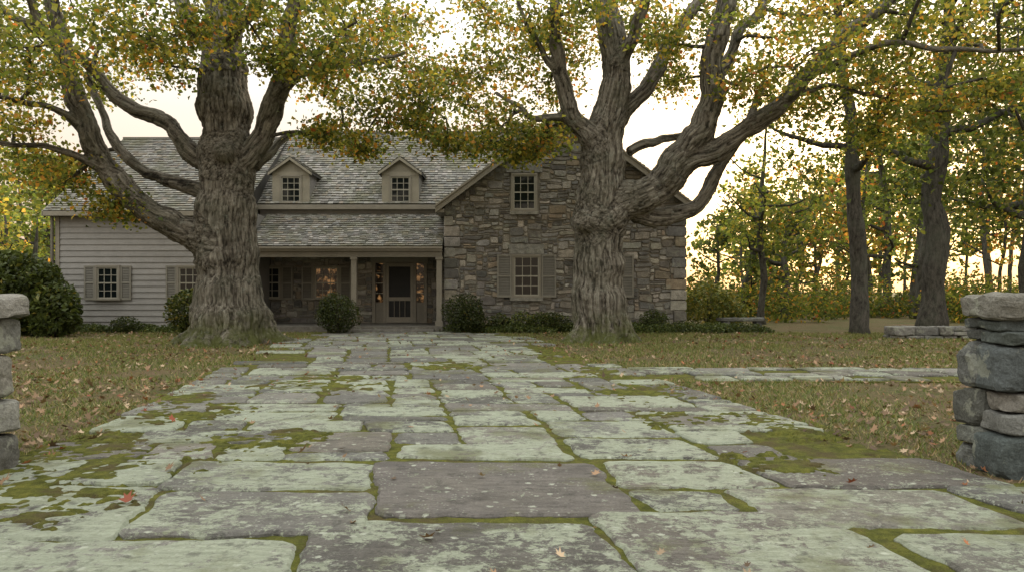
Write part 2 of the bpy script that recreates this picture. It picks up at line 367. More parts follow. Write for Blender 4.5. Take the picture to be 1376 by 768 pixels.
    def connect(tgt,r0,r1):
        nonlocal arr
        d=np.linalg.norm(arr[:,:3]-tgt,axis=1)+.6*np.maximum(0,arr[:,2]-tgt[2]); k=int(d.argmin()); a=arr[k]
        L=np.linalg.norm(tgt-a[:3]); r0=min(r0,a[3]*.75)
        mid=(a[:3]*.55+tgt*.45)+rng.normal(size=3)*L*.09+np.array((0,0,.08*L))
        m2=(a[:3]*.2+tgt*.8)+rng.normal(size=3)*L*.05
        P=catmull([(*a[:3],r0),(*mid,r0*.7+r1*.3),(*m2,r0*.35+r1*.65),(*tgt,r1)],.3)
        tube(twigs,P,6); arr=np.concatenate([arr,P[2:]])
    big=[]
    for (px,py,r,dd,dn) in blobs:
        c=np.array(at(px,py,D0+dd)); big.append((c,r*(D0+dd)/1000,dn))
    t0=np.array(at(limbs[0][3][0],limbs[0][3][1],D0)); big.sort(key=lambda b:np.linalg.norm(b[0]-t0))
    for c,r,dn in big: connect(c,.055,.028)
    for c,r,dn in big:
        for k in range(int(nsub*dn)):
            d=rng.normal(size=3); d/=np.linalg.norm(d); p=c+d*r*1.15*(rng.random()**.4)*np.array((1,1.3,.85))
            if rng.random()<.6: connect(p,.022,.007)
            centres.append(p)
    centres=np.array(centres); nc=len(centres)
    P=np.repeat(centres,nleaf,axis=0)+rng.normal(size=(nc*nleaf,3))*np.array((.34,.34,.15))
    C=palette(nc*nleaf,GREENS,pal); hue=np.repeat(.6+.8*rng.random((nc,1)),nleaf,axis=0); C[:,:3]*=hue
    tn=np.repeat(rng.random(nc)<.17,nleaf); C[tn,:3]=palette(int(tn.sum()),GREENS[2:],[3.5,4,2.4,.3])[:,:3]
    Vv,Cc=leaf_quads(P,lsize,.35,C); np_mesh('foliage',Vv,4,Cc,M_leaf,g); twigs.build('twigs',M_twig,g,True)
    return nc*nleaf
DL=19.5
limbsL=[
 [(308,472,58,0),(308,450,54,0),(307,420,51,0),(306,380,48,0),(305,330,46,0),(304,290,47,0),(306,250,43,0),(305,200,38,0),(303,150,36,.1),(300,100,33,.2),(300,50,30,.3),(298,0,26,.4),(300,-80,18,.5),(306,-160,9,.5)],
 [(300,330,30,0),(262,312,25,-.2),(225,300,21,-.5),(185,275,19,-.8),(150,238,18,-1),(122,190,16,-1.2),(98,130,14,-1.4),(85,70,13,-1.5),(72,0,11,-1.7),(60,-90,6,-2)],
 [(300,235,18,0),(262,205,14,.2),(225,165,12,.4),(165,140,10,.3),(125,100,9,0),(70,50,8,-.5),(10,15,6,-1),(-60,-20,4,-1)],
 [(295,270,15,.2),(245,245,11,.5),(205,235,9,.7),(160,200,8,.8),(140,165,6,1),(120,100,5,1)],
 [(310,250,20,0),(345,205,18,-.2),(362,150,16,-.4),(382,100,15,-.6),(394,45,13,-.8),(408,-20,10,-1),(425,-90,6,-1)],
 [(370,135,8,-.5),(410,100,6,-.7),(450,90,5,-.9),(500,75,4,-1),(550,70,3,-1.2)],
 [(340,225,10,.2),(365,195,7,.6),(395,180,5,1),(425,180,4,1.4),(470,170,3,1.6)],
 [(300,100,16,.2),(268,50,13,.6),(245,5,11,.9),(225,-60,7,1.2)],
 [(118,180,8,-1.2),(80,150,6,-1.6),(40,138,5,-2),(0,130,4,-2.4),(-60,115,3,-2.6)],
 [(150,235,7,-1),(110,215,6,-1.4),(60,200,5,-2),(0,192,4,-2.4)],
 [(300,60,13,0),(335,10,11,-.8),(365,-40,8,-1.5),(400,-100,5,-2)],
 [(85,75,8,-1.5),(50,30,7,-2),(30,-20,5,-2.4)],
 [(304,212,16,-.45),(300,203,16,-.75),(298,199,11,-.9)],
]
def B(l,dn=1.0): return [(a,b,c,d,dn) for (a,b,c,d) in l]
blobsL=B([(30,30,85,-2),(100,15,75,0),(40,100,60,-3),(10,60,70,1),(20,185,40,-2),(95,240,30,-1),(150,275,24,-1),(60,225,26,1),(180,45,60,1),(215,85,34,-1),(200,0,70,-2),(262,45,32,-2),(135,115,34,2),
 (400,15,60,1),(455,60,50,-1),(520,85,46,0),(545,25,42,1),(450,120,38,1),(510,150,30,0),(565,125,32,-1),(440,180,18,-1),(485,198,15,1),(590,100,28,1),(330,15,38,-2),(480,30,55,-3),(370,75,24,-2),(600,190,22,0),(560,170,20,1),(500,40,50,1.5),(430,75,36,-2),(60,60,60,-4),(0,130,50,0),(200,55,40,-3)])+\
 B([(0,-60,90,-4),(120,-60,90,-4),(240,-50,80,-3),(360,-60,80,-4),(480,-60,80,-3),(160,-110,90,2),(330,-120,90,1),(470,-110,80,2)],.65)
nl=big_tree('maple_tree',DL,(-7.5,DL,0),limbsL,blobsL,3,[3,5,4.4,1.3,.3,.06])
DR=20.4
limbsR=[
 [(806,466,44,0),(806,445,41,0),(805,415,37,0),(804,370,35,0),(803,325,35,0),(806,290,38,0),(808,250,33,0),(808,215,32,0),(812,180,29,0),(822,140,24,.1),(828,90,22,.2),(820,40,20,.3),(814,-10,17,.4),(808,-90,9,.5)],
 [(806,215,22,0),(790,180,18,-.2),(768,155,14,-.4),(757,115,12,-.6),(751,60,10,-.8),(744,5,8,-1),(735,-70,5,-1)],
 [(770,160,8,-.3),(740,157,6,-.6),(712,158,5,-.9),(698,145,4,-1),(665,120,3,-1)],
 [(822,170,16,.1),(850,140,13,.4),(880,95,11,.6),(908,50,9,.8),(940,0,8,1),(965,-60,5,1)],
 [(808,300,32,0),(845,275,27,-.1),(885,250,25,-.3),(920,215,23,-.5),(940,175,21,-.7),(952,130,19,-.8),(962,75,17,-.9),(975,10,15,-1),(985,-70,9,-1)],
 [(915,225,17,-.5),(960,200,16,-.8),(1005,170,15,-1),(1050,140,13,-1.2),(1085,100,12,-1.4),(1130,58,10,-1.6),(1185,15,8,-1.8),(1230,-40,6,-2)],
 [(850,288,14,.1),(895,290,13,.3),(935,272,11,.4),(965,240,10,.5),(985,205,8,.5),(1010,150,6,.6),(1025,110,5,.7)],
 [(845,205,8,.3),(870,190,7,.5),(905,183,6,.8),(945,170,5,1),(980,120,4,1.2)],
 [(955,110,11,-.7),(985,70,9,-.2),(1010,30,8,.2),(1035,-20,6,.5)],
 [(1080,105,7,-1.4),(1130,80,6,-1.8),(1190,64,5,-2.4),(1280,66,4.5,-3),(1376,70,4,-3.5),(1440,72,3,-4)],
 [(1050,140,6,-1.2),(1090,118,5,-1),(1140,120,4,-.8),(1200,135,3,-.6)],
 [(828,95,11,.2),(850,50,9,-.3),(865,0,8,-.8),(880,-60,5,-1)],
 [(757,110,6,-.6),(725,70,5,-.8),(700,20,4,-1),(690,-30,3,-1)],
 [(796,305,17,-.3),(786,296,17,-.6),(782,291,12,-.8)],
]
blobsR=B([(660,90,42,0),(630,130,34,1),(680,165,32,-1),(705,40,45,-1),(735,110,34,1),(650,190,20,1),(735,185,26,0),(785,15,42,-1),(850,0,42,1),(900,60,34,-1),(960,25,45,1),(1040,50,55,-1),(1100,20,60,1),(1160,80,50,-2),(1120,140,38,0),(1060,140,28,1),(1200,115,44,-1),(1230,30,60,-2),(1300,60,50,-2),(1000,105,32,-2),(1180,180,28,0),(905,110,24,2),(1260,150,36,-3),(770,60,28,1.5),(1340,120,38,-3),(655,20,30,1),(700,205,18,.5),(1080,80,50,-3),(720,60,36,1.5),(870,50,34,2)])+\
 B([(640,-60,70,-2),(760,-70,80,-4),(880,-60,80,-4),(1000,-60,80,-4),(1120,-60,90,-4),(1250,-60,90,-4),(1370,-10,80,-5),(800,-130,90,2),(950,-140,90,0),(1100,-140,90,1)],.65)
big_tree('maple_tree',DR,(2.4,DR,0),limbsR,blobsR,5,[3,5,4.4,1.3,.3,.06])
def simple_tree(name,x,y,h,r,crown,pal,nsub,nleaf,ls,seed,lo=.3,tone=1,bark=None,par=None):
    random.seed(seed); g=group(name,(x,y,0)) if par is None else par; mb=MB(); lean=R(-.06,.06)*h
    P=catmull([(x,y,-.1,r*1.45),(x+lean*.1,y,h*.06,r*1.05),(x+lean*.2+R(-.1,.1),y,h*.2,r*.95),(x+lean*.6+R(-.3,.3),y,h*.4,r*.8),(x+lean,y+R(-.4,.4),h*.7,r*.5),(x+lean*1.2,y,h*.95,r*.15)],.5)
    for i in range(1,len(P)): P[i,:3]+=np.array(noise.noise_vector(Vector(P[i,:3])*.7))*r*.7; P[i,3]*=1+.2*noise.noise(Vector(P[i,:3])*1.5)
    tube(mb,P,12); cs=[]
    for i in range(random.randint(9,13)):
        k=int(len(P)*R(lo,.9)); p=P[k]; a=R(0,6.28); L=crown*R(.6,1.1)*(1.15-p[2]/h*.6)
        e=np.array((p[0]+math.cos(a)*L,p[1]+math.sin(a)*L,p[2]+L*R(.15,.7)))
        m=(p[:3]+e)/2+np.array((R(-.3,.3),R(-.3,.3),-.1*L)); B_=catmull([(*p[:3],p[3]*.6),(*m,p[3]*.38),(*e,.02)],.4)
        for i2 in range(1,len(B_)): B_[i2,:3]+=np.array(noise.noise_vector(Vector(B_[i2,:3])*1.1))*.15
        tube(mb,B_,6)
        for j in range(nsub):
            t=R(.35,1.1); q=p[:3]*(1-t)+e*t+rng.normal(size=3)*crown*.26; cs.append(q)
    for j in range(nsub): cs.append(P[-1][:3]+rng.normal(size=3)*crown*.3)
    cs=np.array(cs); n=len(cs)*nleaf; Q=np.repeat(cs,nleaf,axis=0)+rng.normal(size=(n,3))*np.array((1,1,.55))*crown*.13
    C=palette(n,GREENS,pal); C[:,:3]*=np.repeat(.5+1.0*rng.random((len(cs),1)),nleaf,axis=0)*tone
    V,C=leaf_quads(Q,ls,.35,C); return g,mb,V,C
def place(name,*a,**k):
    g,mb,V,C=simple_tree(name,*a,**k); mb.build('trunk',M_bark2,g,True); np_mesh('foliage',V,4,C,M_leaf,g)
place('oak_tree',11.3,24.2,15,.26,3.4,[6,5,2,.4,.1,0],11,42,.17,21,lo=.28,tone=.8)
place('oak_tree',14.6,26.0,17,.38,4.0,[6,5,2,.4,.1,0],13,42,.18,22,lo=.25,tone=.75)
place('oak_tree',17.5,24.0,15,.3,3.8,[6,5,2,1,.6,.1],12,42,.17,23,lo=.25,tone=.85)
place('oak_tree',10.4,31,9.5,.15,2.2,[3,4,3,1,.3,0],7,30,.16,24,lo=.4,tone=1.0)
place('oak_tree',21,30,18,.4,4.5,[6,5,1.5,.2,.02,0],14,40,.2,25,lo=.2,tone=.7)
def woodland(name,specs,seed):
    g=group(name,(specs[0][0],specs[0][1],0)); VV=[];CC=[];mbs=MB()
    for i,(x,y,h,r,cr,pal,tone,ls) in enumerate(specs):
        _,mb,V,C=simple_tree('x',x,y,h,r,cr,pal,4,20,ls,seed+i,lo=.25,tone=tone,par=g)
        mbs.add(mb.v,mb.f); VV.append(V);CC.append(C)
    mbs.build('trunks',M_bark2,g,True); np_mesh('foliage',np.concatenate(VV),4,np.concatenate(CC),M_leaf,g)
random.seed(50); sp=[]
for i in range(38):
    y=R(36,78); t=R(.25,.85); x=t*y; h=(R(6.5,11.5)+(6 if t>.48 else 0))*y/50
    sp.append((x,y,h,R(.10,.24),R(2.0,3.4)*y/50,random.choice([[5,5,2,.4,.1,0],[3,4,3,1.6,.9,.2],[1,2,2.5,2.6,2.6,.8],[6,5,1.5,.2,.0,0]]),R(.8,1.35),.30*y/50))
woodland('woodland',sp,100); sp=[]
for i in range(22):
    y=R(34,65); t=R(-.82,-.50); x=t*y; h=R(7,11)*y/50
    sp.append((x,y,h,R(.12,.24),R(2.0,3.2)*y/50,random.choice([[3,4,4,2,.6,0],[2,3,4,3,.7,0],[5,5,2,.4,.1,0]]),R(.9,1.45),.30*y/50))
woodland('woodland',sp,200)
def leafmass(name,els,dens,ls,pal,tone=1,mat=None,up=.3,stems=True,base=None):
    g=group(name,base or (els[0][0],els[0][1],0)); Ps=[];mb=MB(); TN=[]
    for (x,y,z,rx,ry,rz) in els:
        n=int(dens*(rx*ry+rx*rz+ry*rz)); d=rng.normal(size=(n,3)); d/=np.linalg.norm(d,axis=1)[:,None]
        lump=.72+.62*fbm(d[:,0]*2.2+x*3+9,d[:,1]*2.2+d[:,2]*2.7+y,3); rr=(1-.5*rng.random(n)**2)*lump
        P=np.array((x,y,z))+d*rr[:,None]*np.array((rx,ry,rz)); k=P[:,2]>.02; Ps.append(P[k]); TN.append(np.full(int(k.sum()),R(.7,1.3)))
        if stems:
            for k in range(5):
                a=R(0,6.28); tube(mb,catmull([(x+R(-.08,.08),y+R(-.08,.08),-.03,.03),(x+math.cos(a)*rx*.3,y+math.sin(a)*ry*.3,z*.8,.02),(x+math.cos(a)*rx*.7,y+math.sin(a)*ry*.7,z+rz*.6,.008)],.3),5)
    P=np.concatenate(Ps); C=palette(len(P),GREENS,pal); C[:,:3]*=tone*np.concatenate(TN)[:,None]
    V,C=leaf_quads(P,ls,up,C,asp=.55); np_mesh('foliage',V,4,C,mat or M_shrub,g)
    if stems: mb.build('stems',M_twig,g,True)
random.seed(60)
els=[(t*y,y,R(.2,.8),R(1.0,2.0),R(1,2),R(.6,1.9)) for t,y in [(R(.25,.85),R(32,50)) for _ in range(44)]]
leafmass('undergrowth',els,180,.19,[5,5,2.5,1.0,.9,.3],.85,M_leaf,stems=False)
els=[(t*y,y,R(.6,1.5),R(1.2,2.2),R(1,2),R(1.0,2.0)) for t,y in [(R(-.85,-.55),R(30,42)) for _ in range(18)]]
leafmass('undergrowth',els,210,.19,[5,5,3,1.2,.1,0],.95,M_leaf,stems=False)
DK=[8,3,.5,.1,0,0]
x,y,z=at(45,400,23)
leafmass('rhododendron_bush',[(x-.3,y,1.2,1.3,1.0,1.25),(x+.8,y-.3,.8,.75,.7,.85),(x-1.2,y,1.4,1.0,1,1.3),(x-2.3,y,1.3,1.2,1,1.3),(x+.3,y-.2,1.7,.5,.5,.6),(x-.8,y,2.1,.6,.6,.55)],1100,.17,DK,.8)
x,_,_=at(250,410,23.4); leafmass('rhododendron_bush',[(x,23.6,.75,.62,.6,.72),(x+.45,23.6,.5,.45,.45,.5)],1700,.12,[4,4,3,.6,0,0],.85)
x,_,_=at(455,420,24.0); leafmass('boxwood_shrub',[(x,24.0,.62,.66,.6,.62),(x-.3,24,.85,.35,.35,.42)],3000,.068,DK,.58)
x,_,_=at(622,420,24.2); leafmass('boxwood_shrub',[(x,24.3,.66,.62,.6,.66),(x+.25,24.2,.5,.5,.4,.5)],3000,.068,DK,.58)
x,_,_=at(150,437,23.8); leafmass('boxwood_shrub',[(x,24.6,.25,.45,.4,.3)],2800,.07,DK,.7)
x,_,_=at(952,415,28); leafmass('lilac_bush',[(x,28,.8,.95,.9,.85),(x+.8,28.3,.6,.7,.7,.65)],1000,.13,[1,3,5,1,0,0],1.05)
x,_,_=at(880,432,24.8); leafmass('boxwood_shrub',[(x,24.9,.35,.5,.4,.38)],2800,.07,DK,.75)
leafmass('azalea_shrub',[(at(p,0,24.7)[0],24.8,.3,R(.35,.55),.35,R(.3,.42)) for p in (672,700,728,745)],2400,.08,[5,4,1,.1,0,0],.75)
gc=[(xx,R(24.2,25.2),.05,R(.4,.7),.45,R(.16,.3)) for xx in np.arange(-1.9,8.6,.42)]+[(xx,R(24.6,25.5),.04,R(.4,.7),.45,R(.12,.26)) for xx in np.arange(-16.5,-8.6,.45)]
leafmass('pachysandra_groundcover',gc,2300,.08,[7,4,.6,0,0,0],.8,stems=False)
# ------------------------------------------------------------ grass + fallen leaves
def scatter(n,xr,yr,power=1.0):
    x=rng.uniform(*xr,n); y=yr[0]+(yr[1]-yr[0])*rng.random(n)**power; return x,y
x,y=scatter(540000,(-16,16),(4.2,24.5),1.7)
k=~in_path(x,y,-.14)&(np.abs(x)<y*.75+.3); d=fbm(x*.8,y*.8,4); k&=(rng.random(len(x))<np.clip((d-.36)*3.6,0.07,1)); x=x[k];y=y[k];d=d[k]
n=len(x); h=(.022+.05*rng.random(n)**1.5)*(.7+y*.03); a=rng.random(n)*6.28; w=.0035+.0006*y
lean=rng.normal(size=(n,2))*.03
V=np.stack([np.stack([x-np.cos(a)*w,y-np.sin(a)*w,0*x],1),np.stack([x+np.cos(a)*w,y+np.sin(a)*w,0*x],1),np.stack([x+lean[:,0],y+lean[:,1],h],1)],1).reshape(-1,3)
C=palette(n,[(.085,.115,.03),(.14,.16,.05),(.24,.21,.10),(.27,.20,.12)],[3.2,4,2.6,1.7]); g2=np.clip((y-15)/8,0,1)[:,None]*.5; C[:,:3]=C[:,:3]*(1-g2)+np.array((.15,.165,.05))*g2
np_mesh('lawn_grass',V,3,np.repeat(C,3,axis=0),M_grass)
shape=np.array([(0,-.5),(.12,-.15),(.45,-.25),(.32,.02),(.5,.2),(.22,.2),(0,.55),(-.22,.2),(-.5,.2),(-.32,.02),(-.45,-.25),(-.12,-.15)])
def fallen(n,x,y,z,size,cols,w):
    a=rng.random(n)*6.28; s=size*(.55+.7*rng.random(n)); P=np.zeros((n,12,3)); curl=rng.random(n)*1.3; tx=rng.normal(size=n)*.4; ty=rng.normal(size=n)*.4
    X=shape[None,:,0]*s[:,None]*(.6+.4*rng.random(n))[:,None]; Y=shape[None,:,1]*s[:,None]
    P[:,:,0]=x[:,None]+X*np.cos(a)[:,None]-Y*np.sin(a)[:,None]; P[:,:,1]=y[:,None]+X*np.sin(a)[:,None]+Y*np.cos(a)[:,None]
    zz=(X**2+Y**2)/s[:,None]*curl[:,None]+X*tx[:,None]+Y*ty[:,None]; zz-=zz.min(axis=1)[:,None]
    P[:,:,2]=z[:,None]+zz
    return P.reshape(-1,3),np.repeat(palette(n,cols,w,.35),12,axis=0)
FC=[(.19,.125,.075),(.26,.165,.10),(.34,.255,.17),(.25,.105,.05),(.18,.055,.032),(.11,.075,.048)]
x,y=scatter(26000,(-15,15),(4.2,24.3),1.5); k=~in_path(x,y,-.1)&(np.abs(x)<y*.75+.3)&(rng.random(len(x))<np.clip((fbm(x*.5+3,y*.5,3)-.3)*3.5,.2,1)); x=x[k];y=y[k]
P1,C1=fallen(len(x),x,y,np.full(len(x),.025),.082,FC,[3,3,2.2,1.0,.3,5])
x,y=scatter(900,(-6,4),(3.2,24),1.0); k=in_path(x,y,0)&(rng.random(len(x))<np.where(y<9,.3,.9)); x=x[k];y=y[k]
P2,C2=fallen(len(x),x,y,np.full(len(x),.060),.07,FC,[2,2,1.5,1.2,.5,3])
hx=np.array([-2.45,-.92,-1.72,.92,2.35,-3.1,-.45,1.05,-2.85,-.1]); hy=np.array([4.75,4.3,6.1,6.0,5.15,4.25,4.02,7.0,3.95,9.2])
P3,C3=fallen(len(hx),hx,hy,np.full(len(hx),.060),.10,FC,[2,2,2,2,1.5,1])
np_mesh('fallen_leaves',np.concatenate([P1,P2,P3]),12,np.concatenate([C1,C2,C3]),M_fallen)
# ------------------------------------------------------------ dry stone walls
bm=bmesh.new(); bmesh.ops.create_cube(bm,size=2); bmesh.ops.subdivide_edges(bm,edges=bm.edges[:],cuts=9,use_grid_fill=True)
CV0=np.array([v.co[:] for v in bm.verts]); CF=[tuple(v.index for v in f.verts) for f in bm.faces]; bm.free()
CV=CV0/(np.sum(np.abs(CV0)**10,axis=1)**(1/10))[:,None]
def block(mb,x0,x1,y0,y1,z0,z1,col,amp=.022):
    c=np.array(((x0+x1)/2,(y0+y1)/2,(z0+z1)/2)); s=np.array(((x1-x0)/2,(y1-y0)/2,(z1-z0)/2)); off=Vector((R(0,90),R(0,90),R(0,90)))
    P=CV*s; P=P*(1+CV[:,[1,2,0]]*np.array((R(-.1,.1),R(-.1,.1),R(-.12,.12)))*.7+CV[:,[2,0,1]]*np.array((R(-.08,.08),R(-.08,.08),R(-.1,.1)))*.6); out=[]
    for _ in range(3):
        nn=np.array((R(-1,1),R(-1,1),R(-1,1))); nn/=np.linalg.norm(nn); h=(P@nn); lim=h.max()*R(.80,.93); ex=np.maximum(0,h-lim); P=P-ex[:,None]*nn
    for p in P:
        q=Vector(p); v=noise.noise_vector(q*4+off)*amp+noise.noise_vector(q*12+off)*amp*.55+noise.noise_vector(q*30+off)*amp*.25; out.append((c[0]+p[0]+v[0],c[1]+p[1]+v[1],c[2]+p[2]+v[2]))
    mb.add(out,CF,col)
DC=[(.12,.125,.12),(.08,.09,.087),(.165,.16,.14),(.105,.11,.10)]
def drywall(name,x0,x1,y0,y1,h,cap,cw=(.3,.75),hh=(.06,.27),seed=1,cols=DC,ts=(.07,.1,.16,.22),split=.4):
    random.seed(seed); g=group(name,((x0+x1)/2,(y0+y1)/2,0)); mb=MB(); z=-.04; top=h-cap
    if cap: mb.box(x0+.09,x1-.09,y0+.09,y1-.09,-.03,top-.03,(.03,.03,.028,1))
    while z<top-.04:
        t=min(random.choice((*ts,R(*hh))),top-z); 
        if top-z-t<.09: t=top-z
        for (ya,yb) in ((y0,(y0+y1)/2),((y0+y1)/2,y1)):
            x=x0+R(-.05,.05)
            while x<x1-.05:
                w=R(*cw)*(1.2 if t>.15 else 1); 
                if x1-x-w<.2: w=x1-x
                if t>.14 and R(0,1)<split and w<.6:
                    m=z+t*R(.35,.65); block(mb,x+.006,x+w-.006,ya+R(-.05,.03),yb+R(-.03,.05),z+.004,m-.004,jit(random.choice(cols),.25)); block(mb,x+.006,x+w-.006,ya+R(-.05,.03),yb+R(-.03,.05),m+.002,z+t-.002,jit(random.choice(cols),.25))
                else: block(mb,x+.006,x+w-.006,ya+R(-.07,.03),yb+R(-.03,.06),z+.004,z+t-.002,jit(random.choice(cols),.25))
                x+=w
        z+=t
    x=x0-.06
    while cap and x<x1:
        w=R(.8,1.2); block(mb,x,min(x+w,x1+.05)-.008,y0-.07,y1+.06,top,h,jit(cols[2],.1),.03); x+=w
    mb.build('stones',M_dark,g)
drywall('dry_stone_wall',3.66,6.4,5.55,6.1,1.37,.18,seed=8,ts=(.10,.24,.32,.36),hh=(.2,.34),split=.25)
drywall('dry_stone_wall',-6.2,-3.80,5.1,5.75,1.37,.18,seed=9,cols=[(.18,.175,.155),(.14,.135,.12),(.21,.2,.17)],ts=(.2,.28,.34),hh=(.2,.34),split=.15)
drywall('dry_stone_wall',11.0,26,21.4,22.1,.36,0,cw=(.25,.6),hh=(.1,.2),seed=12,cols=[(.2,.19,.175),(.15,.145,.13)])
g=group('stone_bench',(8.3,27,0)); mb=MB(); block(mb,7.4,9.2,26.7,27.2,.3,.42,(.12,.12,.11,1)); block(mb,7.6,7.85,26.75,27.15,-.02,.31,(.1,.1,.1,1)); block(mb,8.75,9.0,26.75,27.15,-.02,.31,(.1,.1,.1,1)); mb.build('slab_and_legs',M_dark,g,True)
# ------------------------------------------------------------ HOUSE
random.seed(77)
H_=group('stone_farmhouse',(-3,27,0))
trim=MB(); sash=MB(); glass=MB(); glow=MB(); shut=MB(); dark=MB(); gran=MB(); stones=MB(); mort=MB(); under=MB(); sh=MB(); clap=MB()
SC=[(.235,.215,.175),(.18,.168,.145),(.285,.265,.225),(.145,.14,.128),(.22,.21,.19),(.235,.195,.145),(.12,.115,.103),(.32,.30,.26),(.20,.196,.183),(.165,.158,.148)]
def clip(poly,a,b,c):
    out=[]
    for i in range(len(poly)):
        p=poly[i]; q=poly[(i+1)%len(poly)]; dp=a*p[0]+b*p[1]-c; dq=a*q[0]+b*q[1]-c
        if dp<=0: out.append(p)
        if dp*dq<0: t=dp/(dp-dq); out.append((p[0]+(q[0]-p[0])*t,p[1]+(q[1]-p[1])*t))
    return out
def rubble(x0,z0,W,Hh,yf,openings,planes=[],ux=.0775,uz=.068):
    def blk(i,j):
        xa=x0+(i+.5)*ux; za=z0+(j+.5)*uz
        return any(o[0]<xa<o[1] and o[2]<za<o[3] for o in openings)
    def wp(x,z):
        e=min(1,(x-x0)/.3)
        return (x+e*.06*noise.noise(Vector((x*2.1,z*2.1,3))), z+.08*noise.noise(Vector((x*1.3,z*2.0,9)))+.03*noise.noise(Vector((x*6,z*4,1))))
    for (i,j,w,h) in pack(W,Hh,(2,8),[1,1,2,2,2,3,4],blk):
        xa,xb,za,zb=x0+i*ux,x0+(i+w)*ux,z0+j*uz,z0+(j+h)*uz; gp=.010
        dx=min(.12,(xb-xa)*.3); dz=min(.07,(zb-za)*.4)
        jr=lambda s: R(0,s)
        pts=[(xa+gp+dx*R(.1,1),za+gp+jr(.012)),((xa+xb)/2,za+gp+jr(.018)),(xb-gp-dx*R(.1,1),za+gp+jr(.012)),(xb-gp-jr(.014),za+gp+dz*R(.1,1)),(xb-gp-jr(.014),zb-gp-dz*R(.1,1)),(xb-gp-dx*R(.1,1),zb-gp-jr(.014)),((xa+xb)/2,zb-gp-jr(.022)),(xa+gp+dx*R(.1,1),zb-gp-jr(.014)),(xa+gp+jr(.014),zb-gp-dz*R(.1,1)),(xa+gp+jr(.014),za+gp+dz*R(.1,1))]
        pts=[wp(*p) for p in pts]
        for pl in planes: 
            pts=clip(pts,*pl)
            if len(pts)<3: break
        if len(pts)<3: continue
        slab(stones,pts,-.02,.042+R(-.018,.035),lambda a,b,c:(a,yf+.06-c,b),jit(random.choice(SC),.26),.014,.8,(R(-.05,.05),R(-.09,.09)))
GX0,GX1,GA,GY=-2.32,5.97,1.825,25.5; EZ,AZ=4.45,7.55
sl=(AZ-EZ)/(GA-GX0)
def windows_at(cx_,z0,z1,w,y,cols=3,rows=4,pane_glow=False,casing=.07):
    x0,x1=cx_-w/2,cx_+w/2
    trim.box(x0-casing,x0,y-.03,y+.06,z0,z1); trim.box(x1,x1+casing,y-.03,y+.06,z0,z1)
    trim.box(x0-casing,x1+casing,y-.033,y+.06,z1,z1+casing); trim.box(x0-casing-.04,x1+casing+.04,y-.07,y+.06,z0-.06,z0)
    (glow if pane_glow else glass).box(x0,x1,y+.025,y+.045,z0,z1)
    f=.045; zm=(z0+z1)/2
    for a,b in ((x0,x0+f),(x1-f,x1)): sash.box(a,b,y,y+.035,z0,z1)
    for a,b in ((z0,z0+f),(z1-f,z1),(zm-.022,zm+.022)): sash.box(x0+f,x1-f,y-.002,y+.033,a,b)
    for i in range(1,cols): xx=x0+w*i/cols; sash.box(xx-.011,xx+.011,y+.004,y+.031,z0+f,z1-f)
    for j in range(1,rows):
        if j*2==rows: continue
        zz=z0+(z1-z0)*j/rows; sash.box(x0+f,x1-f,y+.007,y+.029,zz-.011,zz+.011)
def shutter(x0,x1,z0,z1,y):
    f=.055; shut.box(x0,x0+f,y-.04,y,z0,z1); shut.box(x1-f,x1,y-.04,y,z0,z1)
    zm=(z0+z1)/2
    for a,b in ((z0,z0+f*1.4),(z1-f,z1),(zm-.03,zm+.03)): shut.box(x0+f,x1-f,y-.037,y-.003,a,b)
    n=int((z1-z0)/.06)
    for i in range(n):
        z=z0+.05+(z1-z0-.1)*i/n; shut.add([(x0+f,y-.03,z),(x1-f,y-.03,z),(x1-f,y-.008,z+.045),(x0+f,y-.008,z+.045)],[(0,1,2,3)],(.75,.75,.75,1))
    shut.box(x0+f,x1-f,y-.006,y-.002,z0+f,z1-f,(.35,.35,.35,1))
ops=[]
for c,w in ((.50,.96),(3.15,.96)):
    z0,z1=1.22,2.56; ops+= [(c-w/2-.06,c+w/2+.06,z0-.15,z1+.40)]
    windows_at(c,z0,z1,w-.1,25.46,3,4); gran.box(c-.6,c+.6,25.44,25.58,z1+.08,z1+.42,(.22,.215,.19,1)); gran.box(c-.56,c+.56,25.37,25.56,z0-.17,z0-.062,(.23,.22,.19,1))
    shutter(c-w/2-.53,c-w/2-.03,z0-.05,z1+.06,25.44); shutter(c+w/2+.03,c+w/2+.53,z0-.05,z1+.06,25.44)
for c,w in ((.42,.86),(3.2,.86)):
    z0,z1=4.16,5.34; ops+= [(c-w/2-.06,c+w/2+.06,z0-.15,z1+.42)]
    windows_at(c,z0,z1,w-.1,25.48,3,4); gran.box(c-.62,c+.62,25.44,25.58,z1+.09,z1+.46,(.20,.195,.175,1)); gran.box(c-.5,c+.5,25.40,25.56,z0-.17,z0-.062,(.23,.22,.19,1))
planes=[(-sl,1,EZ-sl*GX0-.05),(sl,1,EZ+sl*GX1-.05),(1,0,GX1),(-1,0,-GX0),(0,-1,0)]
rubble(GX0,0,107,111,GY,ops,planes)
mort.prism([(GX0+.03,0),(GX1-.03,0),(GX1-.03,EZ-.05),(GA,AZ-.08),(GX0+.03,EZ-.05)],GY+.066,36,'y')
for k in range(12):
    z=k*.36
    for s,xq in ((1,GX0),(-1,GX1)):
        w=R(.3,.7); x0,x1=(xq-.012,xq+w) if s>0 else (xq-w,xq+.012)
        slab(stones,[(x0,z+.01),(x1-.03,z+.012),(x1,z+.06),(x1-.01,z+.29),(x1-.05,z+.33),(x0+.008,z+.34)],-.02,.085+R(0,.02),lambda a,b,c:(a,GY+.06-c,b),jit(random.choice(SC),.2),.02,.8)
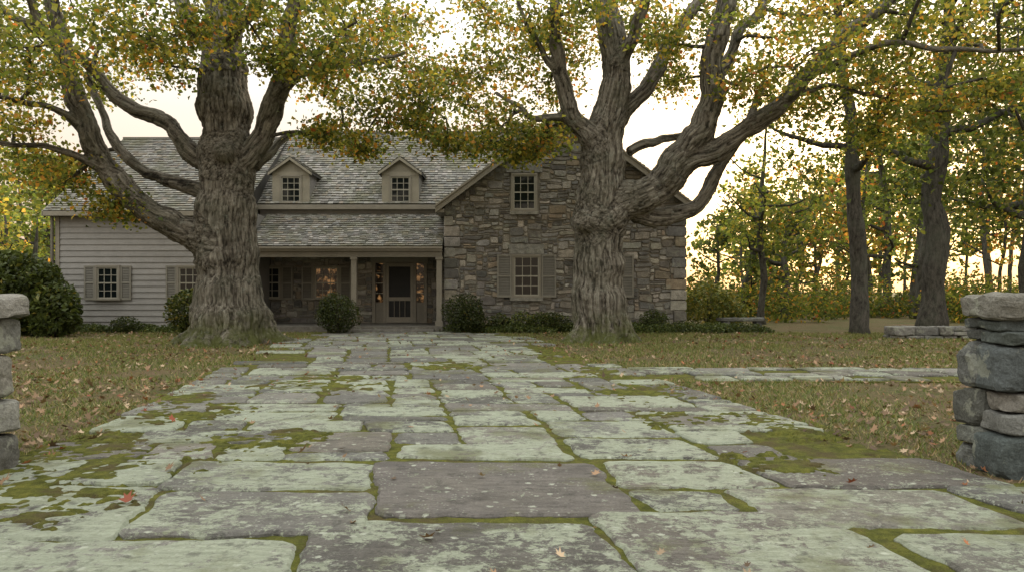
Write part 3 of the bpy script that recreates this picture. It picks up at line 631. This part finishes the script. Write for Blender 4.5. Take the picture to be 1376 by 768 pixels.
def slope_sh(o,u,v,L,Hs,course=.17,cols=None):
    o,u,v=map(np.array,(o,u,v)); n=np.cross(u,v); n=n/np.linalg.norm(n)
    if n[2]<0: n=-n
    rows=int(Hs/course); cs=[(.185,.178,.16),(.22,.21,.19),(.15,.145,.13),(.265,.252,.23),(.115,.112,.10),(.195,.172,.138)]
    for r in range(rows+1):
        x=-R(0,.15); v0=r*course; v1=min(v0+course*1.25,Hs)
        tone=.83+.32*random.random()
        while x<L:
            w=R(.09,.24); a=max(0,x); b=min(L,x+w-.006); x+=w
            if b-a<.02: continue
            lift=.036+R(0,.022); dv=R(-.022,.015) if r else 0
            p=[o+u*a+v*(v0+dv)+n*lift,o+u*b+v*(v0+dv)+n*lift,o+u*b+v*v1+n*.006,o+u*a+v*v1+n*.006,o+u*a+v*(v0+dv)-n*.002,o+u*b+v*(v0+dv)-n*.002]
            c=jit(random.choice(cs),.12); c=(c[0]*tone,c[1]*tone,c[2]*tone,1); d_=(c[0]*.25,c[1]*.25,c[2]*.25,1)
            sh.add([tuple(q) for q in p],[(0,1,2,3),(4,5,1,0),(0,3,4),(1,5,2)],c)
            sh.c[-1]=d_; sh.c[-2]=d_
ov=.28
def nrmz(a): a=np.array(a,float); return a/np.linalg.norm(a)
for s in (-1,1):
    ex=GA+s*(GA-GX0+ov); ez=EZ-sl*ov
    under.prism([(GA,AZ+.02),(ex,ez+.02),(ex,ez-.06),(GA,AZ-.07)],25.24,36.2,'y')
    dirv=nrmz((GA-ex,0,AZ-ez)); Ls=math.hypot(GA-ex,AZ-ez)
    slope_sh((ex,25.2,ez+.03),(0,1,0),dirv,11,Ls)
    trim.prism([(GA,AZ-.02),(ex,ez-.02),(ex,ez-.22),(GA,AZ-.24)],25.2,25.245,'y',(1,1,1,1))
    trim.prism([(GA,AZ+.05),(ex,ez+.05),(ex,ez-.02),(GA,AZ-.02)],25.16,25.25,'y',(1.1,1.1,1.1,1))
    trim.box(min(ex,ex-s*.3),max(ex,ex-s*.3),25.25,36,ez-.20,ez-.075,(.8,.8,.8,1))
def roof(x0,x1,ye,ze,yr,zr,back=True,body=True):
    v=nrmz((0,yr-ye,zr-ze)); Ls=math.hypot(yr-ye,zr-ze)
    slope_sh((x0,ye,ze),(1,0,0),v,x1-x0,Ls)
    if back:
        yb=2*yr-ye; slope_sh((x0,yb,ze),(1,0,0),nrmz((0,yr-yb,zr-ze)),x1-x0,Ls)
        under.prism([(ye+.02,ze-.01),(yr,zr-.012),(yb-.02,ze-.01),(yb-.1,ze-.1),(ye+.1,ze-.1)],x0+.02,x1-.02,'x')
        sh.box(x0,x1,yr-.12,yr+.12,zr-.03,zr+.05,(.16,.15,.14,1))
roof(-9.35,.3,27.25,4.55,31.5,8.05)
roof(-16.15,-9.3,25.62,4.12,31.0,7.7)
mort.box(-9.0,-1.5,27.86,35,0,4.45); clap.prism([(27.9,4.3),(35.1,4.3),(31.5,7.9)],-.05,.2,'x')
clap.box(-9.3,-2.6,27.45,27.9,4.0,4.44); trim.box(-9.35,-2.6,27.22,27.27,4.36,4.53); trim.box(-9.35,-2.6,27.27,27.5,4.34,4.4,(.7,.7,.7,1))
WX0,WX1=-15.9,-9.0
clap.box(WX0+.04,WX1-.02,26.0,36,0,4.1,(.8,.8,.8,1)); clap.prism([(26.0,4.0),(36,4.0),(31,7.55)],WX0+.06,WX0+.2,'x')
z=.12
while z<3.98:
    zt=min(z+.225,4.0); a=R(.93,1.05)
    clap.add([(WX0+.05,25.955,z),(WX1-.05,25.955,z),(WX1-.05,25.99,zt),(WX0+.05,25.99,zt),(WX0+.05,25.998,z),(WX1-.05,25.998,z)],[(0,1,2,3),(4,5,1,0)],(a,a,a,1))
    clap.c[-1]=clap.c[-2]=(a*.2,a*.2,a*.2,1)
    clap.add([(WX0+.002,25.95,z),(WX0+.002,36,z),(WX0+.03,36,zt),(WX0+.03,25.95,zt)],[(0,1,2,3)],(a,a,a,1)); z+=.205
trim.box(WX0-.02,WX0+.12,25.93,26.02,0,4.0,(1.1,1.1,1.1,1)); trim.box(WX1-.12,WX1+.02,25.93,26.1,0,4.0)
trim.box(-16.15,-9.3,25.58,25.625,3.96,4.12,(1.1,1.1,1.1,1)); trim.box(-16.1,-9.3,25.625,26.0,3.96,4.0,(.8,.8,.8,1)); trim.prism([(25.58,4.12),(31,7.7),(31,7.5),(25.58,3.94)],-16.18,-16.13,'x')
gran.box(WX0+.02,WX1,25.975,26.05,-.05,.13,(.2,.19,.17,1))
for pc in (144,254):
    c=(pc-688)*.0259; windows_at(c,1.12,2.2,.72,25.92,3,4,casing=.08); shutter(c-.36-.09-.37,c-.36-.09,1.07,2.26,25.95); shutter(c+.36+.09,c+.36+.09+.37,1.07,2.26,25.95)
trim.box(-16.05,-15.97,25.86,25.94,0,4.0,(.7,.7,.7,1))
under.prism([(25.12,2.86),(27.46,4.2),(27.46,4.1),(25.2,2.8)],-9.0,-2.36,'x')
v=nrmz((0,2.34,1.34)); slope_sh((-9.0,25.1,2.88),(1,0,0),v,6.64,2.68,.16)
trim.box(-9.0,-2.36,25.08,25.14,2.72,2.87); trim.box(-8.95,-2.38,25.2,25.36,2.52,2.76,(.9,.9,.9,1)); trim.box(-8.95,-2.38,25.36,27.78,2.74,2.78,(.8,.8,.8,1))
trim.box(-9.0,-2.34,25.0,25.08,2.80,2.87,(1.1,1.1,1.1,1))
for c in (-8.75,-5.36,-2.47):
    trim.box(c-.09,c+.09,25.2,25.38,.2,2.52,(1,1,1,1)); trim.box(c-.13,c+.13,25.16,25.42,.2,.36); trim.box(c-.12,c+.12,25.17,25.41,2.44,2.53)
gran.box(-9.0,-2.33,25.0,27.86,-.02,.2,(.16,.15,.13,1)); gran.box(-5.3,-2.6,24.55,24.995,-.02,.11,(.18,.17,.15,1))
dx=-4.18; ops=[(-5.2,-3.15,0,2.6)]
for c in ((440-688)*.0278,(362-688)*.0278):
    ops.append((c-.48,c+.48,1.0,2.26)); windows_at(c,1.12,2.25,.85,27.66,3,4,pane_glow=(c>-8))
    shutter(c-.5-.42,c-.5,1.05,2.3,27.66); shutter(c+.5,c+.92,1.05,2.3,27.66)
rubble(-9.0,.2,87,37,27.7,ops); mort.box(-9.0,-2.3,27.772,27.86,.2,2.75)
y=27.7
trim.box(dx-1.02,dx-.9,y-.05,y+.08,.2,2.5); trim.box(dx+.9,dx+1.02,y-.05,y+.08,.2,2.5); trim.box(dx-1.08,dx+1.08,y-.06,y+.08,2.42,2.62)
for s in (-1,1): trim.box(dx+s*.56-.055,dx+s*.56+.055,y-.045,y+.08,.2,2.42); 
for s in (-1,1):
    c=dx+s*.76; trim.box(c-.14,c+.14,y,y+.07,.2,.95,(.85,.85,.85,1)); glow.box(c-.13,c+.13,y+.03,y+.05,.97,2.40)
    for zz in (1.3,1.67,2.04): sash.box(c-.14,c+.14,y+.005,y+.04,zz-.012,zz+.012)
trim.box(dx-.5,dx-.4,y-.03,y+.03,.22,2.40,(1.1,1.1,1.1,1)); trim.box(dx+.4,dx+.5,y-.03,y+.03,.22,2.40,(1.1,1.1,1.1,1))
for a,b in ((.22,.42),(1.02,1.16),(2.28,2.40)): trim.box(dx-.4,dx+.4,y-.028,y+.03,a,b,(1.1,1.1,1.1,1))
for i in (-.2,0,.2): trim.box(dx+i-.012,dx+i+.012,y-.02,y+.02,.42,1.02)
dark.box(dx-.4,dx+.4,y+.03,y+.05,.3,2.35)
for pc in (391,538):
    c=(pc-688)*.02735; y=27.33; zb,ze,zp=4.52,5.72,6.25; w=.68
    sh.prism([(c-w,zb),(c+w,zb),(c+w,ze),(c,zp-.04),(c-w,ze)],y+.06,29.6,'y',(.16,.15,.14,1))
    trim.box(c-w-.0,c-.40,y,y+.08,zb,ze,(1.15,1.15,1.1,1)); trim.box(c+.40,c+w,y,y+.08,zb,ze,(1.15,1.15,1.1,1))
    trim.box(c-w,c+w,y-.01,y+.08,5.62,5.74,(1.2,1.2,1.15,1)); trim.prism([(c-w,5.74),(c+w,5.74),(c,zp-.02)],y,y+.08,'y',(1.05,1.05,1,1))
    windows_at(c,4.62,5.56,.70,y+.0,3,4,casing=.06)
    for s in (-1,1):
        ex=c+s*(w+.12); ez=ze-.05
        under.prism([(c,zp+.03),(ex,ez+.03),(ex,ez-.03),(c,zp-.03)],y-.14,29.7,'y')
        slope_sh((ex,y-.16,ez+.04),(0,1,0),nrmz((c-ex,0,zp-ez)),2.3,math.hypot(c-ex,zp-ez))
        trim.prism([(c,zp+.02),(ex,ez+.02),(ex,ez-.08),(c,zp-.09)],y-.16,y-.13,'y',(1.2,1.2,1.15,1))
for k in range(8):
    for (a,b) in ((-.15,.2),(.2,.6)): block(gran,a+.01,b-.01,30.9,31.7,6.6+k*.21,6.6+k*.21+.2,jit(random.choice(SC),.2),.01)
block(gran,-.22,.68,30.8,31.8,8.28,8.38,(.2,.19,.17,1),.005)
trim.build('trim',M_trim,H_,bevel=.004); sash.build('sashes',M_sash,H_); glass.build('window_glass',M_glass,H_); glow.build('sun_glow_panes',M_glow,H_); shut.build('shutters',M_shut,H_)
dark.build('door_screen',M_darkp,H_); gran.build('lintels_sills_steps',M_granite,H_); stones.build('stone_walls',M_stone,H_); mort.build('wall_core',M_mortar,H_)
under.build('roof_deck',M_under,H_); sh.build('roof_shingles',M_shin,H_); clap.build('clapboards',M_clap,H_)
# ------------------------------------------------------------ light
EL,AZM=math.radians(9),math.radians(24)
w=bpy.data.worlds.new('World'); scene.world=w; w.use_nodes=True; nt=w.node_tree; nt.nodes.clear()
out=nt.nodes.new('ShaderNodeOutputWorld'); sky=nt.nodes.new('ShaderNodeTexSky'); sky.sky_type='NISHITA'; sky.sun_disc=False; sky.sun_elevation=EL; sky.sun_rotation=AZM; sky.dust_density=3; sky.air_density=1
b1=nt.nodes.new('ShaderNodeBackground'); b1.inputs[1].default_value=.05; nt.links.new(sky.outputs[0],b1.inputs[0])
tc=nt.nodes.new('ShaderNodeTexCoord'); sx=nt.nodes.new('ShaderNodeSeparateXYZ'); nt.links.new(tc.outputs['Generated'],sx.inputs[0])
rp=nt.nodes.new('ShaderNodeValToRGB'); nt.links.new(sx.outputs['Z'],rp.inputs[0]); e=rp.color_ramp.elements
e[0].position=0; e[0].color=(.34,.24,.165,1); e[1].position=1; e[1].color=(1,.995,.94,1); q=e.new(.10); q.color=(.38,.29,.21,1); q=e.new(.22); q.color=(.43,.375,.31,1); q=e.new(.5); q.color=(.90,.885,.82,1)
b2=nt.nodes.new('ShaderNodeBackground'); b2.inputs[1].default_value=2.3; nt.links.new(rp.outputs[0],b2.inputs[0])
ad=nt.nodes.new('ShaderNodeAddShader'); nt.links.new(b1.outputs[0],ad.inputs[0]); nt.links.new(b2.outputs[0],ad.inputs[1]); nt.links.new(ad.outputs[0],out.inputs[0])
sl_=bpy.data.lights.new('sun','SUN'); sl_.energy=2.0; sl_.angle=math.radians(6); sl_.color=(1,.77,.52); so=link(bpy.data.objects.new('sun',sl_))
d=Vector((math.sin(AZM)*math.cos(EL),math.cos(AZM)*math.cos(EL),math.sin(EL))); so.rotation_euler=d.to_track_quat('Z','Y').to_euler(); so.location=(20,40,20)
scene.view_settings.view_transform='Standard'; scene.view_settings.look='None'; scene.view_settings.exposure=0
cam=bpy.data.cameras.new('camera'); co=link(bpy.data.objects.new('camera',cam)); co.location=(0,0,CAMZ); co.rotation_euler=(math.radians(90),0,0)
cam.sensor_width=36; cam.lens=1000/1376*36; cam.shift_y=6/1376; cam.clip_end=1500; cam.clip_start=.05
scene.camera=co
print('verts',sum(len(m.vertices) for m in bpy.data.meshes))
